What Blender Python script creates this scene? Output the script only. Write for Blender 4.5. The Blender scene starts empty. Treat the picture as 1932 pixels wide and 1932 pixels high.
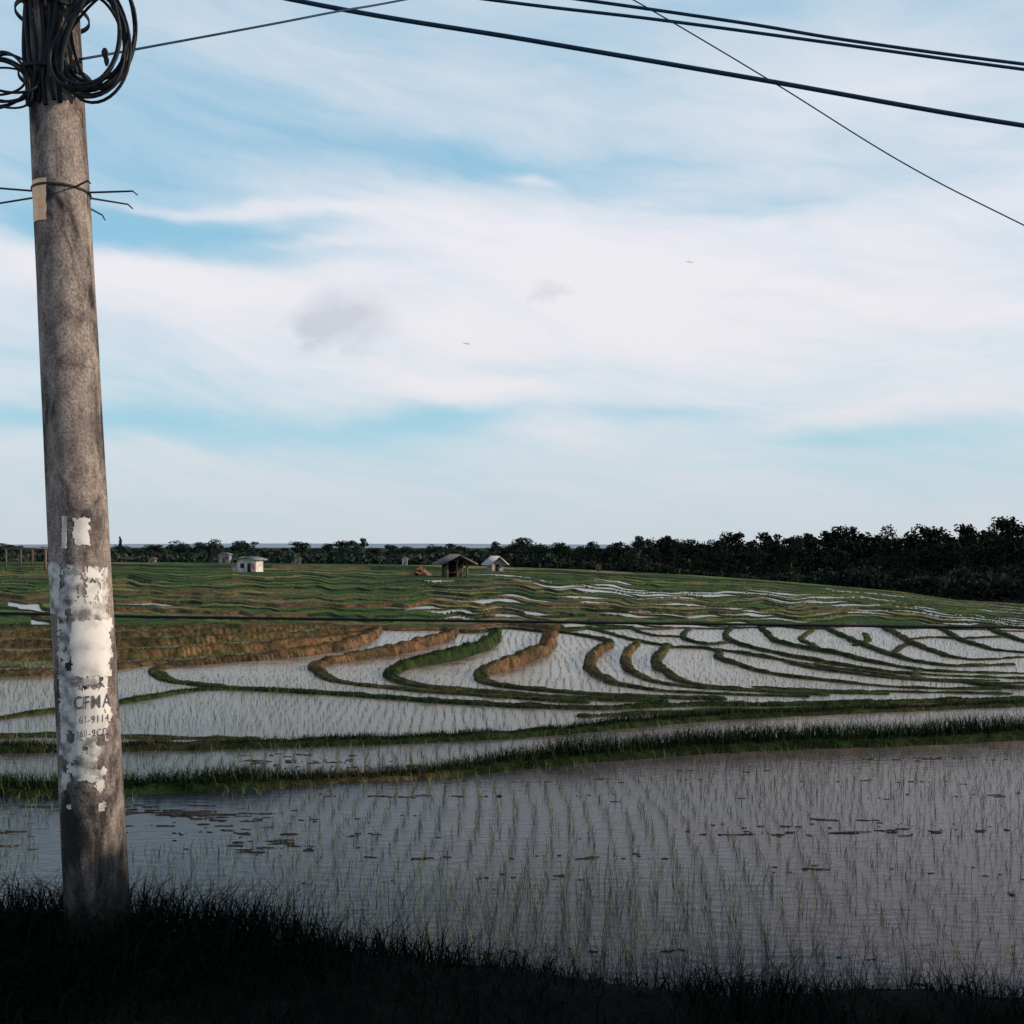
import bpy, math, random
import numpy as np
from mathutils import Vector, Matrix
random.seed(7); rng=np.random.default_rng(7)
scene=bpy.context.scene
COL=scene.collection
H=2.8; F=1856.0; CX=966.0; HY=1028.0     # eye height and the surveyed sight lines

# ------------------------------------------------------------------ helpers
def tag(o,label,cat,group=None,kind=None):
    o["label"]=label; o["category"]=cat
    if group: o["group"]=group
    if kind: o["kind"]=kind
    return o
def mesh_np(name,verts,faces,mat=None,smooth=False):
    verts=np.asarray(verts,dtype=np.float32); faces=np.asarray(faces,dtype=np.int32)
    me=bpy.data.meshes.new(name)
    k=faces.shape[1]; n=len(faces)
    me.vertices.add(len(verts)); me.vertices.foreach_set("co",verts.ravel())
    me.loops.add(n*k); me.loops.foreach_set("vertex_index",faces.ravel())
    me.polygons.add(n)
    me.polygons.foreach_set("loop_start",np.arange(0,n*k,k,dtype=np.int32))
    me.polygons.foreach_set("loop_total",np.full(n,k,dtype=np.int32))
    if smooth: me.polygons.foreach_set("use_smooth",np.ones(n,dtype=bool))
    me.update(calc_edges=True)
    if mat: me.materials.append(mat)
    return me
def link(name,me,parent=None,loc=None):
    o=bpy.data.objects.new(name,me); COL.objects.link(o)
    if parent: o.parent=parent
    if loc is not None: o.location=loc
    return o
def empty(name,loc=(0,0,0)):
    o=bpy.data.objects.new(name,None); o.empty_display_size=0.3; COL.objects.link(o); o.location=loc; return o
def sstep(x): 
    x=np.clip(x,0,1); return x*x*(3-2*x)
def hash2(i,j,seed):
    n=(i.astype(np.int64)*374761393+j.astype(np.int64)*668265263+seed*1442695041)&0x7fffffff
    n=((n^(n>>13))*1274126177)&0x7fffffff
    n=(n^(n>>16))&0xffff
    return n/65535.0
def vnoise(x,y,seed=0):
    xi=np.floor(x); yi=np.floor(y); fx=sstep(x-xi); fy=sstep(y-yi)
    a=hash2(xi,yi,seed); b=hash2(xi+1,yi,seed); c=hash2(xi,yi+1,seed); d=hash2(xi+1,yi+1,seed)
    return (a*(1-fx)+b*fx)*(1-fy)+(c*(1-fx)+d*fx)*fy
def fbm(x,y,seed=0,o=3):
    r=0;am=.5;t=0
    for k in range(o):
        r=r+am*vnoise(x*2**k,y*2**k,seed+k*17); t+=am; am*=.5
    return r/t

# ------------------------------------------------------------------ materials
def new_mat(name):
    m=bpy.data.materials.new(name); m.use_nodes=True
    nt=m.node_tree; b=nt.nodes["Principled BSDF"]; return m,nt,b
def noise_mat(name,c1,c2,scale=5,rough=.85,detail=4,bump=0.0,stretch=(1,1,1),spec=.3,island=0.0,metal=0,lo=.35,hi=.65):
    m,nt,b=new_mat(name); N=nt.nodes; L=nt.links
    tc=N.new("ShaderNodeTexCoord"); mp=N.new("ShaderNodeMapping"); mp.inputs["Scale"].default_value=stretch
    nz=N.new("ShaderNodeTexNoise"); nz.inputs["Scale"].default_value=scale; nz.inputs["Detail"].default_value=detail
    cr=N.new("ShaderNodeValToRGB"); cr.color_ramp.elements[0].position=lo; cr.color_ramp.elements[1].position=hi
    cr.color_ramp.elements[0].color=(*c1,1); cr.color_ramp.elements[1].color=(*c2,1)
    L.new(tc.outputs["Object"],mp.inputs[0]); L.new(mp.outputs[0],nz.inputs["Vector"]); 
    if island>0:
        g=N.new("ShaderNodeNewGeometry"); mx=N.new("ShaderNodeMath"); mx.operation='MULTIPLY_ADD'
        mx.inputs[1].default_value=island; sb=N.new("ShaderNodeMath"); sb.operation='SUBTRACT'; sb.inputs[1].default_value=.5
        L.new(g.outputs["Random Per Island"],sb.inputs[0]); L.new(sb.outputs[0],mx.inputs[0]); L.new(nz.outputs["Fac"],mx.inputs[2]); L.new(mx.outputs[0],cr.inputs[0])
    else: L.new(nz.outputs["Fac"],cr.inputs[0])
    L.new(cr.outputs[0],b.inputs["Base Color"])
    b.inputs["Roughness"].default_value=rough; b.inputs["Specular IOR Level"].default_value=spec; b.inputs["Metallic"].default_value=metal
    if bump>0:
        bp=N.new("ShaderNodeBump"); bp.inputs["Strength"].default_value=bump; bp.inputs["Distance"].default_value=.01
        L.new(nz.outputs["Fac"],bp.inputs["Height"]); L.new(bp.outputs[0],b.inputs["Normal"])
    return m

M_bankgrass=noise_mat("bank_grass",(.002,.004,.004),(.009,.014,.009),scale=1.5,detail=2,island=.5,rough=.9,spec=.02)  # near-black colour carries the verge shade as well
M_bundgrass=noise_mat("bund_grass",(.007,.015,.007),(.030,.050,.018),scale=.8,detail=2,island=.6,rough=.85,spec=.06)
M_drygrass=noise_mat("dry_grass",(.036,.023,.018),(.115,.068,.046),scale=.8,detail=2,island=.6,rough=.9,spec=.05)
M_rice=noise_mat("rice_leaf",(.034,.056,.028),(.12,.155,.070),scale=.6,detail=2,island=.6,rough=.7,spec=.12)
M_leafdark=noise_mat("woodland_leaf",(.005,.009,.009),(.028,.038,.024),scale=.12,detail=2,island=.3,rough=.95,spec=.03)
M_leaf=noise_mat("tree_leaf",(.014,.024,.024),(.046,.062,.046),scale=.12,detail=2,island=.4,rough=.95,spec=.03)  # bluish lift puts distance haze into the leaf colour
M_bark=noise_mat("bark",(.03,.024,.02),(.07,.055,.045),scale=8,bump=.4)
M_cable=noise_mat("black_cable",(.004,.007,.012),(.008,.012,.018),scale=20,rough=.6,spec=.2)
M_cableblue=noise_mat("weathered_cable",(.006,.028,.060),(.012,.042,.080),scale=20,rough=.6,spec=.15)
M_steel=noise_mat("rusty_steel",(.02,.024,.034),(.05,.045,.05),scale=40,rough=.6,metal=.3)

# concrete: dappled tree shade is mottled into its colour
M_conc,nt,b=new_mat("shade_mottled_concrete"); N=nt.nodes;L=nt.links
tc=N.new("ShaderNodeTexCoord")
def nz(scale,detail,stretch,src=tc,rough=.55,dist=0):
    mp=N.new("ShaderNodeMapping"); mp.inputs["Scale"].default_value=stretch; L.new(src.outputs["Object"],mp.inputs[0])
    n=N.new("ShaderNodeTexNoise"); n.inputs["Scale"].default_value=scale; n.inputs["Detail"].default_value=detail; n.inputs["Roughness"].default_value=rough; n.inputs["Distortion"].default_value=dist
    L.new(mp.outputs[0],n.inputs["Vector"]); return n
n1=nz(2.0,9,(2.6,2.6,1.1),dist=.5,rough=.66); n2=nz(95,5,(1,1,.9),rough=.7); n3=nz(8,6,(1.2,1.2,.7),rough=.72)
r1=N.new("ShaderNodeValToRGB"); e=r1.color_ramp.elements; e[0].position=.43; e[0].color=(.052,.048,.052,1); e[1].position=.56; e[1].color=(.31,.262,.235,1)
r2=N.new("ShaderNodeValToRGB"); e=r2.color_ramp.elements; e[0].position=.36; e[0].color=(.5,.5,.51,1); e[1].position=.6; e[1].color=(1.12,1.12,1.12,1)
r3=N.new("ShaderNodeValToRGB"); e=r3.color_ramp.elements; e[0].position=.38; e[0].color=(.55,.54,.57,1); e[1].position=.58; e[1].color=(1,1,1,1)
L.new(n1.outputs[0],r1.inputs[0]);L.new(n2.outputs[0],r2.inputs[0]);L.new(n3.outputs[0],r3.inputs[0])
m1=N.new("ShaderNodeMix"); m1.data_type='RGBA'; m1.blend_type='MULTIPLY'; m1.inputs[0].default_value=1
L.new(r1.outputs[0],m1.inputs[6]);L.new(r2.outputs[0],m1.inputs[7])
m2=N.new("ShaderNodeMix"); m2.data_type='RGBA'; m2.blend_type='MULTIPLY'; m2.inputs[0].default_value=1
L.new(m1.outputs[2],m2.inputs[6]);L.new(r3.outputs[0],m2.inputs[7])
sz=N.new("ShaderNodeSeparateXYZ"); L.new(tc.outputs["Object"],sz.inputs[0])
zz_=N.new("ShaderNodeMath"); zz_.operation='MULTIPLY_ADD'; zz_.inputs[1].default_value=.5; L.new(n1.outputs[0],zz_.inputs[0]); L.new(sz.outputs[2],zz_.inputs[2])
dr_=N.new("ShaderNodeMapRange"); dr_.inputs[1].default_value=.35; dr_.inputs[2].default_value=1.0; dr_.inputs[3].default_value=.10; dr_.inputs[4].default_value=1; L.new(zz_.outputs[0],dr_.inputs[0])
m3=N.new("ShaderNodeMix"); m3.data_type='RGBA'; m3.inputs[6].default_value=(.016,.017,.016,1); L.new(dr_.outputs[0],m3.inputs[0]); L.new(m2.outputs[2],m3.inputs[7]); L.new(m3.outputs[2],b.inputs["Base Color"])  # pole foot painted dark for the tree shadow on it
b.inputs["Roughness"].default_value=.95; b.inputs["Specular IOR Level"].default_value=.1
bp=N.new("ShaderNodeBump"); bp.inputs["Strength"].default_value=.7; bp.inputs["Distance"].default_value=.006; L.new(n2.outputs[0],bp.inputs["Height"]); L.new(bp.outputs[0],b.inputs["Normal"])

M_paper=noise_mat("weathered_paper",(.17,.165,.165),(.52,.51,.50),scale=20,detail=8,rough=.8,lo=.36,hi=.58,spec=.1)
M_paperclean=noise_mat("plain_paper",(.40,.39,.385),(.60,.59,.58),scale=11,detail=8,rough=.8,spec=.1,lo=.34,hi=.54)
M_tan=noise_mat("tan_paper",(.72,.42,.24),(.85,.58,.38),scale=25,rough=.8)
M_ink=noise_mat("faded_ink",(.05,.05,.065),(.11,.11,.12),scale=60,rough=.8)

M_ground,nt,b=new_mat("soil_and_turf"); N=nt.nodes;L=nt.links
at=N.new("ShaderNodeAttribute"); at.attribute_name="turf"
tc=N.new("ShaderNodeTexCoord")
na=N.new("ShaderNodeTexNoise"); na.inputs["Scale"].default_value=4.5; na.inputs["Detail"].default_value=6; na.inputs["Roughness"].default_value=.75; L.new(tc.outputs["Object"],na.inputs["Vector"])
nb=N.new("ShaderNodeTexNoise"); nb.inputs["Scale"].default_value=.35; nb.inputs["Detail"].default_value=3; L.new(tc.outputs["Object"],nb.inputs["Vector"])
ra=N.new("ShaderNodeValToRGB"); e=ra.color_ramp.elements; e[0].position=.36;e[0].color=(.3,.35,.35,1); e[1].position=.64;e[1].color=(1.7,1.6,1.5,1)
rb=N.new("ShaderNodeValToRGB"); e=rb.color_ramp.elements; e[0].position=.3;e[0].color=(.7,.8,.75,1); e[1].position=.68;e[1].color=(1.3,1.2,1.1,1)
L.new(na.outputs[0],ra.inputs[0]);L.new(nb.outputs[0],rb.inputs[0])
m1=N.new("ShaderNodeMix"); m1.data_type='RGBA'; m1.blend_type='MULTIPLY'; m1.inputs[0].default_value=1
L.new(at.outputs["Color"],m1.inputs[6]);L.new(ra.outputs[0],m1.inputs[7])
m2=N.new("ShaderNodeMix"); m2.data_type='RGBA'; m2.blend_type='MULTIPLY'; m2.inputs[0].default_value=1
L.new(m1.outputs[2],m2.inputs[6]);L.new(rb.outputs[0],m2.inputs[7]); L.new(m2.outputs[2],b.inputs["Base Color"])
b.inputs["Roughness"].default_value=.95; b.inputs["Specular IOR Level"].default_value=.05
bp=N.new("ShaderNodeBump"); bp.inputs["Strength"].default_value=1; bp.inputs["Distance"].default_value=.06; L.new(na.outputs[0],bp.inputs["Height"]); L.new(bp.outputs[0],b.inputs["Normal"])

M_water,nt,b=new_mat("paddy_water"); N=nt.nodes;L=nt.links
tc=N.new("ShaderNodeTexCoord")
na=N.new("ShaderNodeTexNoise"); na.inputs["Scale"].default_value=.9; na.inputs["Detail"].default_value=6; na.inputs["Roughness"].default_value=.65; L.new(tc.outputs["Object"],na.inputs["Vector"])
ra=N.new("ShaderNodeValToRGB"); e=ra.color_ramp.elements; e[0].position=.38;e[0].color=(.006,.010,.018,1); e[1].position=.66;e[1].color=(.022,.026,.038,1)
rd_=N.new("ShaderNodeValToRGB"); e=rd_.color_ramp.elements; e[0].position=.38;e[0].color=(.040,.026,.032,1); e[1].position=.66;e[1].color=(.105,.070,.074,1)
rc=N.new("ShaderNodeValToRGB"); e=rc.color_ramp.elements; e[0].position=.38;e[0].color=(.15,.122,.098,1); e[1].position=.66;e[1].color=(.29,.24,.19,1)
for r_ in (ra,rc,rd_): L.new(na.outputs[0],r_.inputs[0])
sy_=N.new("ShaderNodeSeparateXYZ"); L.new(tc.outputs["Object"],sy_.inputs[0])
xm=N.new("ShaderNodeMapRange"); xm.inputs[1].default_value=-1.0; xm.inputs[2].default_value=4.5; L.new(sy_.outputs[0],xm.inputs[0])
mx_=N.new("ShaderNodeMix"); mx_.data_type='RGBA'; L.new(xm.outputs[0],mx_.inputs[0]); L.new(ra.outputs[0],mx_.inputs[6]); L.new(rd_.outputs[0],mx_.inputs[7])  # pinker to the right: cloud reflection tinted into the water colour
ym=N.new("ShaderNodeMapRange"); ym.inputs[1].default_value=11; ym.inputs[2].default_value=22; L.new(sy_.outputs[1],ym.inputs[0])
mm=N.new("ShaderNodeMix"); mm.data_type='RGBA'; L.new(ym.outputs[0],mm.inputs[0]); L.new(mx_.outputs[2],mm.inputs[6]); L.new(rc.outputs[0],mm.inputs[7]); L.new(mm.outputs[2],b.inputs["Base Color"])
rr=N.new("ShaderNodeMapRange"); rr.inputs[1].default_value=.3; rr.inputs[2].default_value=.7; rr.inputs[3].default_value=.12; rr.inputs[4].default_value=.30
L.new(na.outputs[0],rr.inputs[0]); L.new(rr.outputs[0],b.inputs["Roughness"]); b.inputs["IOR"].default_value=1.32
mp=N.new("ShaderNodeMapping"); mp.inputs["Scale"].default_value=(1,2.6,1); L.new(tc.outputs["Object"],mp.inputs[0])
nb=N.new("ShaderNodeTexNoise"); nb.inputs["Scale"].default_value=5; nb.inputs["Detail"].default_value=5; L.new(mp.outputs[0],nb.inputs["Vector"])
bp=N.new("ShaderNodeBump"); bp.inputs["Strength"].default_value=.42; bp.inputs["Distance"].default_value=.02; L.new(nb.outputs[0],bp.inputs["Height"]); L.new(bp.outputs[0],b.inputs["Normal"])

# ------------------------------------------------------------------ terrain model
EX=[-1500,0,300,700,900,1100,1300,1500,1700,1800,1932,3400]
EY=[1060,1060,1061,1065,1068,1075,1085,1099,1117,1132,1140,1146]
def yedge(px): return np.interp(px,EX,EY)
def slope(px): 
    k=np.interp(px,[0,966,1932],[.40,.52,.78]); return k*(yedge(px)-HY)/F
def dist(px,py):
    m=(py-HY)/F; df=H/m; a=slope(px)
    return np.where(df>35,(H-35*a)/np.maximum(m-a,1e-4),df)
def zbase(px,d): return -slope(px)*np.maximum(d-35,0)
def valley(px,d):
    de=dist(px,yedge(px)); D=np.interp(px,[0,1000,1932],[5,7,9]); s=.065
    return zbase(px,de)-D*(1-np.exp(-np.maximum(d-de,0)*s/D))
def pyof(px,d): return HY+F*(H-zbase(px,d))/d
def P(px,py):
    d=float(dist(px,py)); return ((px-CX)/F*d, d, float(zbase(px,d)))

# bund lines: (bearing, dip, height m, brown 0..1), half width, grass height
bunds=[
 ([(-300,1500,.05,0),(0,1494,.06,0),(240,1490,.07,0),(470,1480,.07,0),(600,1472,.03,.4),(760,1464,.03,.4),(880,1454,.05,.1),(960,1444,.08,0),(1150,1428,.09,0),(1400,1411,.10,0),(1700,1401,.10,0),(1932,1391,.11,0),(2300,1382,.11,0)],.27,.21),
 ([(-300,1422,.06,0),(0,1416,.06,0),(240,1412,.06,.2),(500,1406,.06,0),(850,1394,.05,0),(1080,1380,.06,0),(1200,1368,.07,0),(1400,1352,.06,0),(1700,1339,.04,.2),(1932,1329,.04,0),(2300,1322,.04,0)],.24,.14),
 ([(-200,1398,.03,.3),(0,1390,.03,.3),(110,1388,.03,.4),(300,1392,.02,.4),(480,1394,.02,.4)],.16,.05),
 ([(-200,1378,.04,.2),(0,1356,.04,.2),(110,1341,.05,.1),(230,1326,.05,0),(400,1301,.05,0),(640,1311,.05,0),(850,1326,.05,0),(1100,1337,.05,0),(1300,1331,.05,0),(1500,1330,.05,0),(1932,1320,.05,0),(2300,1310,.05,0)],.16,.06),
 ([(1100,1352,.03,.1),(1300,1343,.03,.2),(1500,1339,.03,.1),(1700,1329,.03,.2)],.12,.04),
 ([(712,1188,.14,1),(700,1203,.21,1),(640,1226,.22,1),(520,1242,.19,1),(400,1251,.14,.9),(318,1259,.09,.6),(297,1270,.06,.3),(330,1286,.04,.2),(420,1297,.04,.1)],.18,.04),
 ([(858,1190,.13,1),(842,1206,.23,1),(760,1230,.25,1),(680,1243,.20,1),(615,1252,.14,.8),(598,1266,.08,.6),(640,1286,.04,.4),(750,1300,.04,.3),(900,1312,.04,.2),(1100,1325,.04,.1)],.18,.04),
 ([(935,1190,.12,0),(922,1220,.26,0),(850,1244,.25,0),(770,1260,.18,0),(738,1275,.09,0),(780,1292,.05,.2),(900,1305,.04,.2),(1100,1319,.04,.1),(1250,1323,.04,0)],.18,.06),
 ([(1045,1192,.08,.5),(1035,1208,.21,1),(1024,1235,.28,1),(950,1260,.23,1),(906,1273,.12,.8),(920,1288,.06,.4),(1000,1301,.05,.2),(1150,1312,.04,.1),(1350,1319,.04,0)],.18,.04),
 ([(1050,1192,.05,0),(1146,1211,.10,.3),(1125,1237,.17,.9),(1109,1253,.15,.9),(1130,1276,.09,.7),(1200,1298,.04,.4),(1350,1309,.03,.1),(1520,1314,.03,0)],.14,.03),
 ([(1202,1213,.07,.4),(1184,1240,.13,.9),(1186,1262,.09,.8),(1235,1286,.04,.4),(1350,1300,.03,.1),(1560,1311,.03,0)],.13,.03),
 ([(1258,1218,.07,.2),(1240,1248,.13,.4),(1258,1272,.08,.4),(1310,1291,.04,.3),(1450,1303,.03,.1),(1660,1309,.03,0)],.14,.03),
 ([(1262,1222,.05,0),(1345,1226,.06,0),(1366,1246,.07,.3),(1450,1270,.05,.5),(1600,1289,.04,.5),(1750,1299,.03,0),(1880,1300,.03,0)],.12,.03),
 ([(1350,1226,.05,0),(1460,1243,.06,.3),(1540,1261,.05,.5),(1660,1277,.04,.5),(1820,1288,.03,.1),(1960,1289,.03,0)],.11,.03),
 ([(1374,1186,.07,0),(1378,1210,.07,0),(1480,1236,.07,.2),(1590,1255,.06,.4),(1700,1270,.04,.3),(1890,1279,.03,0),(2050,1282,.03,0)],.12,.03),
 ([(1435,1184,.07,0),(1475,1214,.08,0),(1580,1234,.08,0),(1650,1250,.06,.2),(1760,1266,.04,0),(1932,1271,.03,0),(2100,1274,.03,0)],.13,.03),
 ([(1555,1183,.07,0),(1602,1206,.08,0),(1680,1235,.07,.3),(1780,1256,.05,0),(1910,1254,.04,0)],.13,.03),
 ([(1535,1190,.05,.2),(1512,1206,.05,.3),(1545,1224,.05,.2)],.12,.03),
 ([(1630,1196,.05,.3),(1640,1208,.05,.3),(1612,1218,.05,.2)],.12,.03),
 ([(1665,1184,.08,.6),(1708,1206,.09,.5),(1768,1233,.06,.3),(1840,1245,.04,0),(1930,1240,.03,0)],.12,.03),
 ([(1720,1214,.05,.3),(1690,1228,.05,.3),(1700,1240,.04,.2)],.11,.03),
 ([(1768,1183,.07,0),(1805,1204,.08,.2),(1865,1224,.06,0),(1935,1232,.04,0),(2050,1240,.04,0)],.12,.03),
 ([(1720,1206,.04,.3),(1760,1203,.05,.3),(1806,1206,.05,.1)],.11,.03),
 ([(1740,1262,.03,.2),(1730,1274,.03,.3),(1750,1284,.03,.2)],.10,.02),
 ([(1560,1250,.04,.2),(1530,1258,.04,.2)],.10,.02),
 ([(1862,1184,.06,0),(1900,1200,.07,0),(1945,1214,.05,0),(2100,1230,.04,0)],.12,.03),
 ([(1810,1206,.05,.2),(1860,1203,.05,.2),(1902,1202,.05,0)],.11,.03),
 ([(1300,1186,.05,.1),(1290,1203,.06,.1),(1330,1216,.06,.2),(1376,1212,.05,.2)],.12,.03),
 ([(700,1190,.08,.4),(800,1183,.08,.3),(880,1194,.08,.2),(960,1186,.06,0),(1050,1194,.07,.2),(1110,1184,.05,0)],.19,.04),
 ([(1110,1186,.05,0),(1150,1196,.05,.1),(1215,1212,.05,0),(1262,1219,.04,0)],.14,.03),
 ([(1190,1186,.05,0),(1230,1199,.05,.2),(1290,1202,.04,0)],.13,.03),
 ([(1420,1296,.03,.1),(1560,1303,.03,.2),(1720,1306,.03,0),(1900,1309,.03,0)],.11,.02),
 ([(1500,1250,.03,.2),(1620,1266,.04,.3),(1740,1281,.03,.2),(1880,1284,.03,0)],.10,.02),
 ([(1820,1288,.04,0),(1880,1296,.05,.1),(1960,1300,.05,0),(2100,1302,.05,0)],.16,.05),
 ([(-200,1279,.12,.8),(0,1275,.12,.8),(110,1271,.12,.8),(240,1259,.10,.8),(330,1251,.08,.9)],.22,.06),
 ([(-200,1246,.20,1),(0,1246,.22,1),(240,1243,.23,1),(450,1230,.22,1),(600,1215,.20,1),(700,1198,.15,1)],.24,.05),
 ([(-200,1222,.18,1),(0,1222,.20,1),(240,1220,.21,1),(430,1210,.20,1),(600,1199,.15,1),(700,1187,.12,1)],.24,.05),
 ([(-200,1203,.16,1),(0,1203,.18,1),(240,1202,.18,1),(450,1194,.18,1),(620,1184,.14,1)],.24,.05),
 ([(-200,1190,.12,.5),(200,1188,.12,.7),(420,1184,.12,.8)],.24,.05),
]
def smooth_line(pts,sub=9):
    p=np.array(pts,float); n=len(p); out=[]
    for i in range(n-1):
        p0=p[max(i-1,0)];p1=p[i];p2=p[i+1];p3=p[min(i+2,n-1)]
        for k in range(sub):
            t=k/sub
            out.append(.5*((2*p1)+(-p0+p2)*t+(2*p0-5*p1+4*p2-p3)*t*t+(-p0+3*p1-3*p2+p3)*t**3))
    out.append(p[-1]); return np.array(out)
lines=[]
for pts,w,gh in bunds:
    q=smooth_line(pts); d=dist(q[:,0],q[:,1]); x=(q[:,0]-CX)/F*d
    x=x+(vnoise(x*1.3,d*1.3,5)-.5)*.16
    lines.append((q,x,d,w,gh))

cols=np.concatenate([np.arange(-1300,-60,22),np.arange(-60,1992,2.4),np.arange(1992,3300,22)])
NV=1080
vv=np.linspace(0,1,NV)**1.25
PX,V=np.meshgrid(cols,vv)
YE=yedge(PX); PY=YE+(2000-YE)*V
D=dist(PX,PY); X=(PX-CX)/F*D; ZB=zbase(PX,D)
rel=np.full(D.shape,-.06); 
mud=np.array([.030,.026,.026]); green=np.array([.022,.038,.014]); brown=np.array([.120,.068,.045]); dgreen=np.array([.018,.031,.012])
C=np.broadcast_to(mud,D.shape+(3,)).copy()
nearm=(D<13.2)
nm=fbm(X*5.0,D*20.0,9,5); nml=fbm(X*.6,D*4.6,29,2)
str_=sstep(np.interp(PX,[150,300,640,850],[.8,1,.7,0]))*sstep((PY-1498)/25)*sstep((1650-PY)/50)
st3=sstep((nm*.62+nml*.38-.475)/.14)*.069*str_
nm2=fbm(X*7.0,D*22.0,19,4); nm3=fbm(X*.40,D*4.2,23,2)
clump=sstep((nm2*.52+nm3*.48-.635)/.07)*.067*nearm*sstep((PX-200)/300)
rel=rel+np.maximum(st3,clump)
ys1=np.interp(PX,[-300,0,110,250,330,600,700,712],[1279,1275,1271,1259,1251,1227,1201,1180])
dry=(PX<712)&(PY<ys1)&(PY>1180)
dn=fbm(X*.5,D*1.6,21,3)
rel=np.where(dry,-.03+(dn-.50)*.16,rel)
C[dry]=(np.array([.060,.064,.028])*1)
# far terraces : stepped bands, riser towards the road
YB=1186+np.interp(PX,[600,760],[0,1])*14*(fbm(PX/95.,PX*0,77,2)-.5)
far=PY<YB
warp=(fbm(PX/150.,PY*0+1.3,31,3)-.5)*.42+(fbm(PX/420.,PY*0+4.3,33,2)-.5)*.70
S=np.clip((YB-PY)/(YB-YE),0,1)
Sw=S+warp*S*(1-S)*1.8+ (fbm(PX/48.,S*4,35,2)-.5)*.12*np.clip(S*6,0,1)*np.clip((1-S)*5,0,1)
edges=np.cumsum(np.concatenate([[0],[.13,.085,.115,.07,.10,.06,.085,.05,.075,.05,.065,.045,.055,.04,.045,.10]])) 
edges=edges/edges[-1]*1.001
band=np.clip(np.searchsorted(edges,Sw.ravel(),side='right')-1,0,len(edges)-2).reshape(Sw.shape)
e0=edges[band]; e1=edges[band+1]; fr=np.clip((Sw-e0)/(e1-e0),0,1)
bpx=(e1-e0)*(YB-YE)
cellx=PX/105.+hash2(band,band*0,8)*5+fr*.9+.7*(fbm(PX/80.,S*8,83,2)-.5)
cell=np.floor(cellx)
hc=hash2(band,cell,12); hc2=hash2(band,cell,44)
pw=np.interp(PX,[0,300,750,950,1150,1932],[.0,.02,.06,.22,.55,.66])*np.interp(S,[0,.45,.7,.85,1],[1,.95,.6,.2,0])
cedge=np.minimum(cellx-cell,1-(cellx-cell))
wetc=(hc<pw)&(cedge>.05)
hfrac=.30+.30*vnoise(PX/140.+band*3.7,band*1.0,3)
# neighbouring plots step up and down a little
hfrac=hfrac*(.65+.7*hc2)
hfrac=np.where(wetc,hfrac*.5,hfrac)
hf=hfrac*bpx/F*D
rf=.12
prof=np.where(fr<rf,fr/rf,1-(fr-rf)/(1-rf)*.97)
zfar=hf*sstep(prof)*(fr<rf)+hf*prof*(fr>=rf)
wet=wetc&(fr>rf*1.4)&(fr<.96)
palette=np.array([[.036,.078,.020],[.055,.100,.025],[.022,.050,.016],[.165,.155,.055],[.120,.108,.050],[.034,.074,.019],[.165,.135,.085],[.095,.13,.032]])
pi=(hc2*7.99).astype(int); 
pi=np.where((pi==6)&(PX<800),1,pi)
surf=palette[pi]*.8+np.array([.045,.085,.024])*.2
surf=surf*(.55+.9*fbm(PX/14.,PY/2.0,90,3))[...,None]
isb=(vnoise(PX/90.+band*5.1,band*1.0,71)<np.interp(PX,[0,500,900,1400,1932],[.45,.52,.5,.45,.35])*np.interp(S,[0,.3,.7,1],[1.3,1,.6,.1]))[...,None]
ris=np.where(isb,brown*.85,dgreen*.9)
lip=(fr<.24)
cf=np.where((fr<rf*1.15)[...,None],ris,np.where((lip|(cedge<.05))[...,None],dgreen*1.5,surf))
relf=np.where(wet,-.08,.02+zfar)
rel=np.where(far,relf,rel); C=np.where(far[...,None],cf,C)
# bunds
for q,x,d,w,gh in lines:
    px0,px1=q[:,0].min()-60,q[:,0].max()+60; py0,py1=q[:,1].min()-14,q[:,1].max()+22
    r0=(PY>py0)&(PY<py1)&(PX>px0)&(PX<px1)
    idx=np.nonzero(r0.ravel())[0]
    if len(idx)==0: continue
    xa=X.ravel()[idx]; da=D.ravel()[idx]
    best=np.full(len(idx),1e9); hh=np.zeros(len(idx)); br=np.zeros(len(idx))
    for i in range(len(x)-1):
        ax,ay=x[i],d[i]; bx,by=x[i+1]-ax,d[i+1]-ay; L2=bx*bx+by*by+1e-9
        t=np.clip(((xa-ax)*bx+(da-ay)*by)/L2,0,1)
        dd=np.hypot(xa-ax-t*bx,da-ay-t*by); m=dd<best
        best=np.where(m,dd,best); hh=np.where(m,q[i,2]+(q[i+1,2]-q[i,2])*t,hh); br=np.where(m,q[i,3]+(q[i+1,3]-q[i,3])*t,br)
    wob=.70+.6*fbm(xa*2.6,da*2.6,2,3)
    pr=sstep(2.2*(1-best/(w*wob*1.15)))
    hz=-.06+(hh+.06)*pr*(.72+.56*fbm(xa*3.5,da*3.5,4,3))
    R=rel.ravel(); cur=R[idx]; up=(hz>cur)&(pr>.02)
    R[idx]=np.where(up,hz,cur); rel=R.reshape(rel.shape)
    CC=C.reshape(-1,3); gm_=sstep((fbm(xa*1.7,da*1.7,66,3)-.50)/.12)*.4; br2=np.clip(br*(1-gm_),0,1)
    gsh=np.interp(da,[13,22],[.55,1.0])[:,None]
    cb=green*gsh*(1-br2[:,None])+brown*br2[:,None]
    nmix=fbm(xa*2.6,da*2.6,55,3)[:,None]; cb=cb*(.3+1.4*nmix)
    top=(pr>.95)[:,None]; cb=np.where(top,cb*.55+green*gsh*.5,cb)
    cm=np.where((up&(pr>.12))[:,None],cb,CC[idx]); CC[idx]=cm; C=CC.reshape(C.shape)
def bank(x,d):
    de=np.interp(x,[-6,-2.6,-1.2,-.3,.6,3,8],[4.75,4.7,4.4,4.05,3.75,3.6,3.5]); run=np.interp(x,[-2,0,2],[1.5,1.9,2.1])
    t=sstep((de+run-d)/run); return t*1.08
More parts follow.
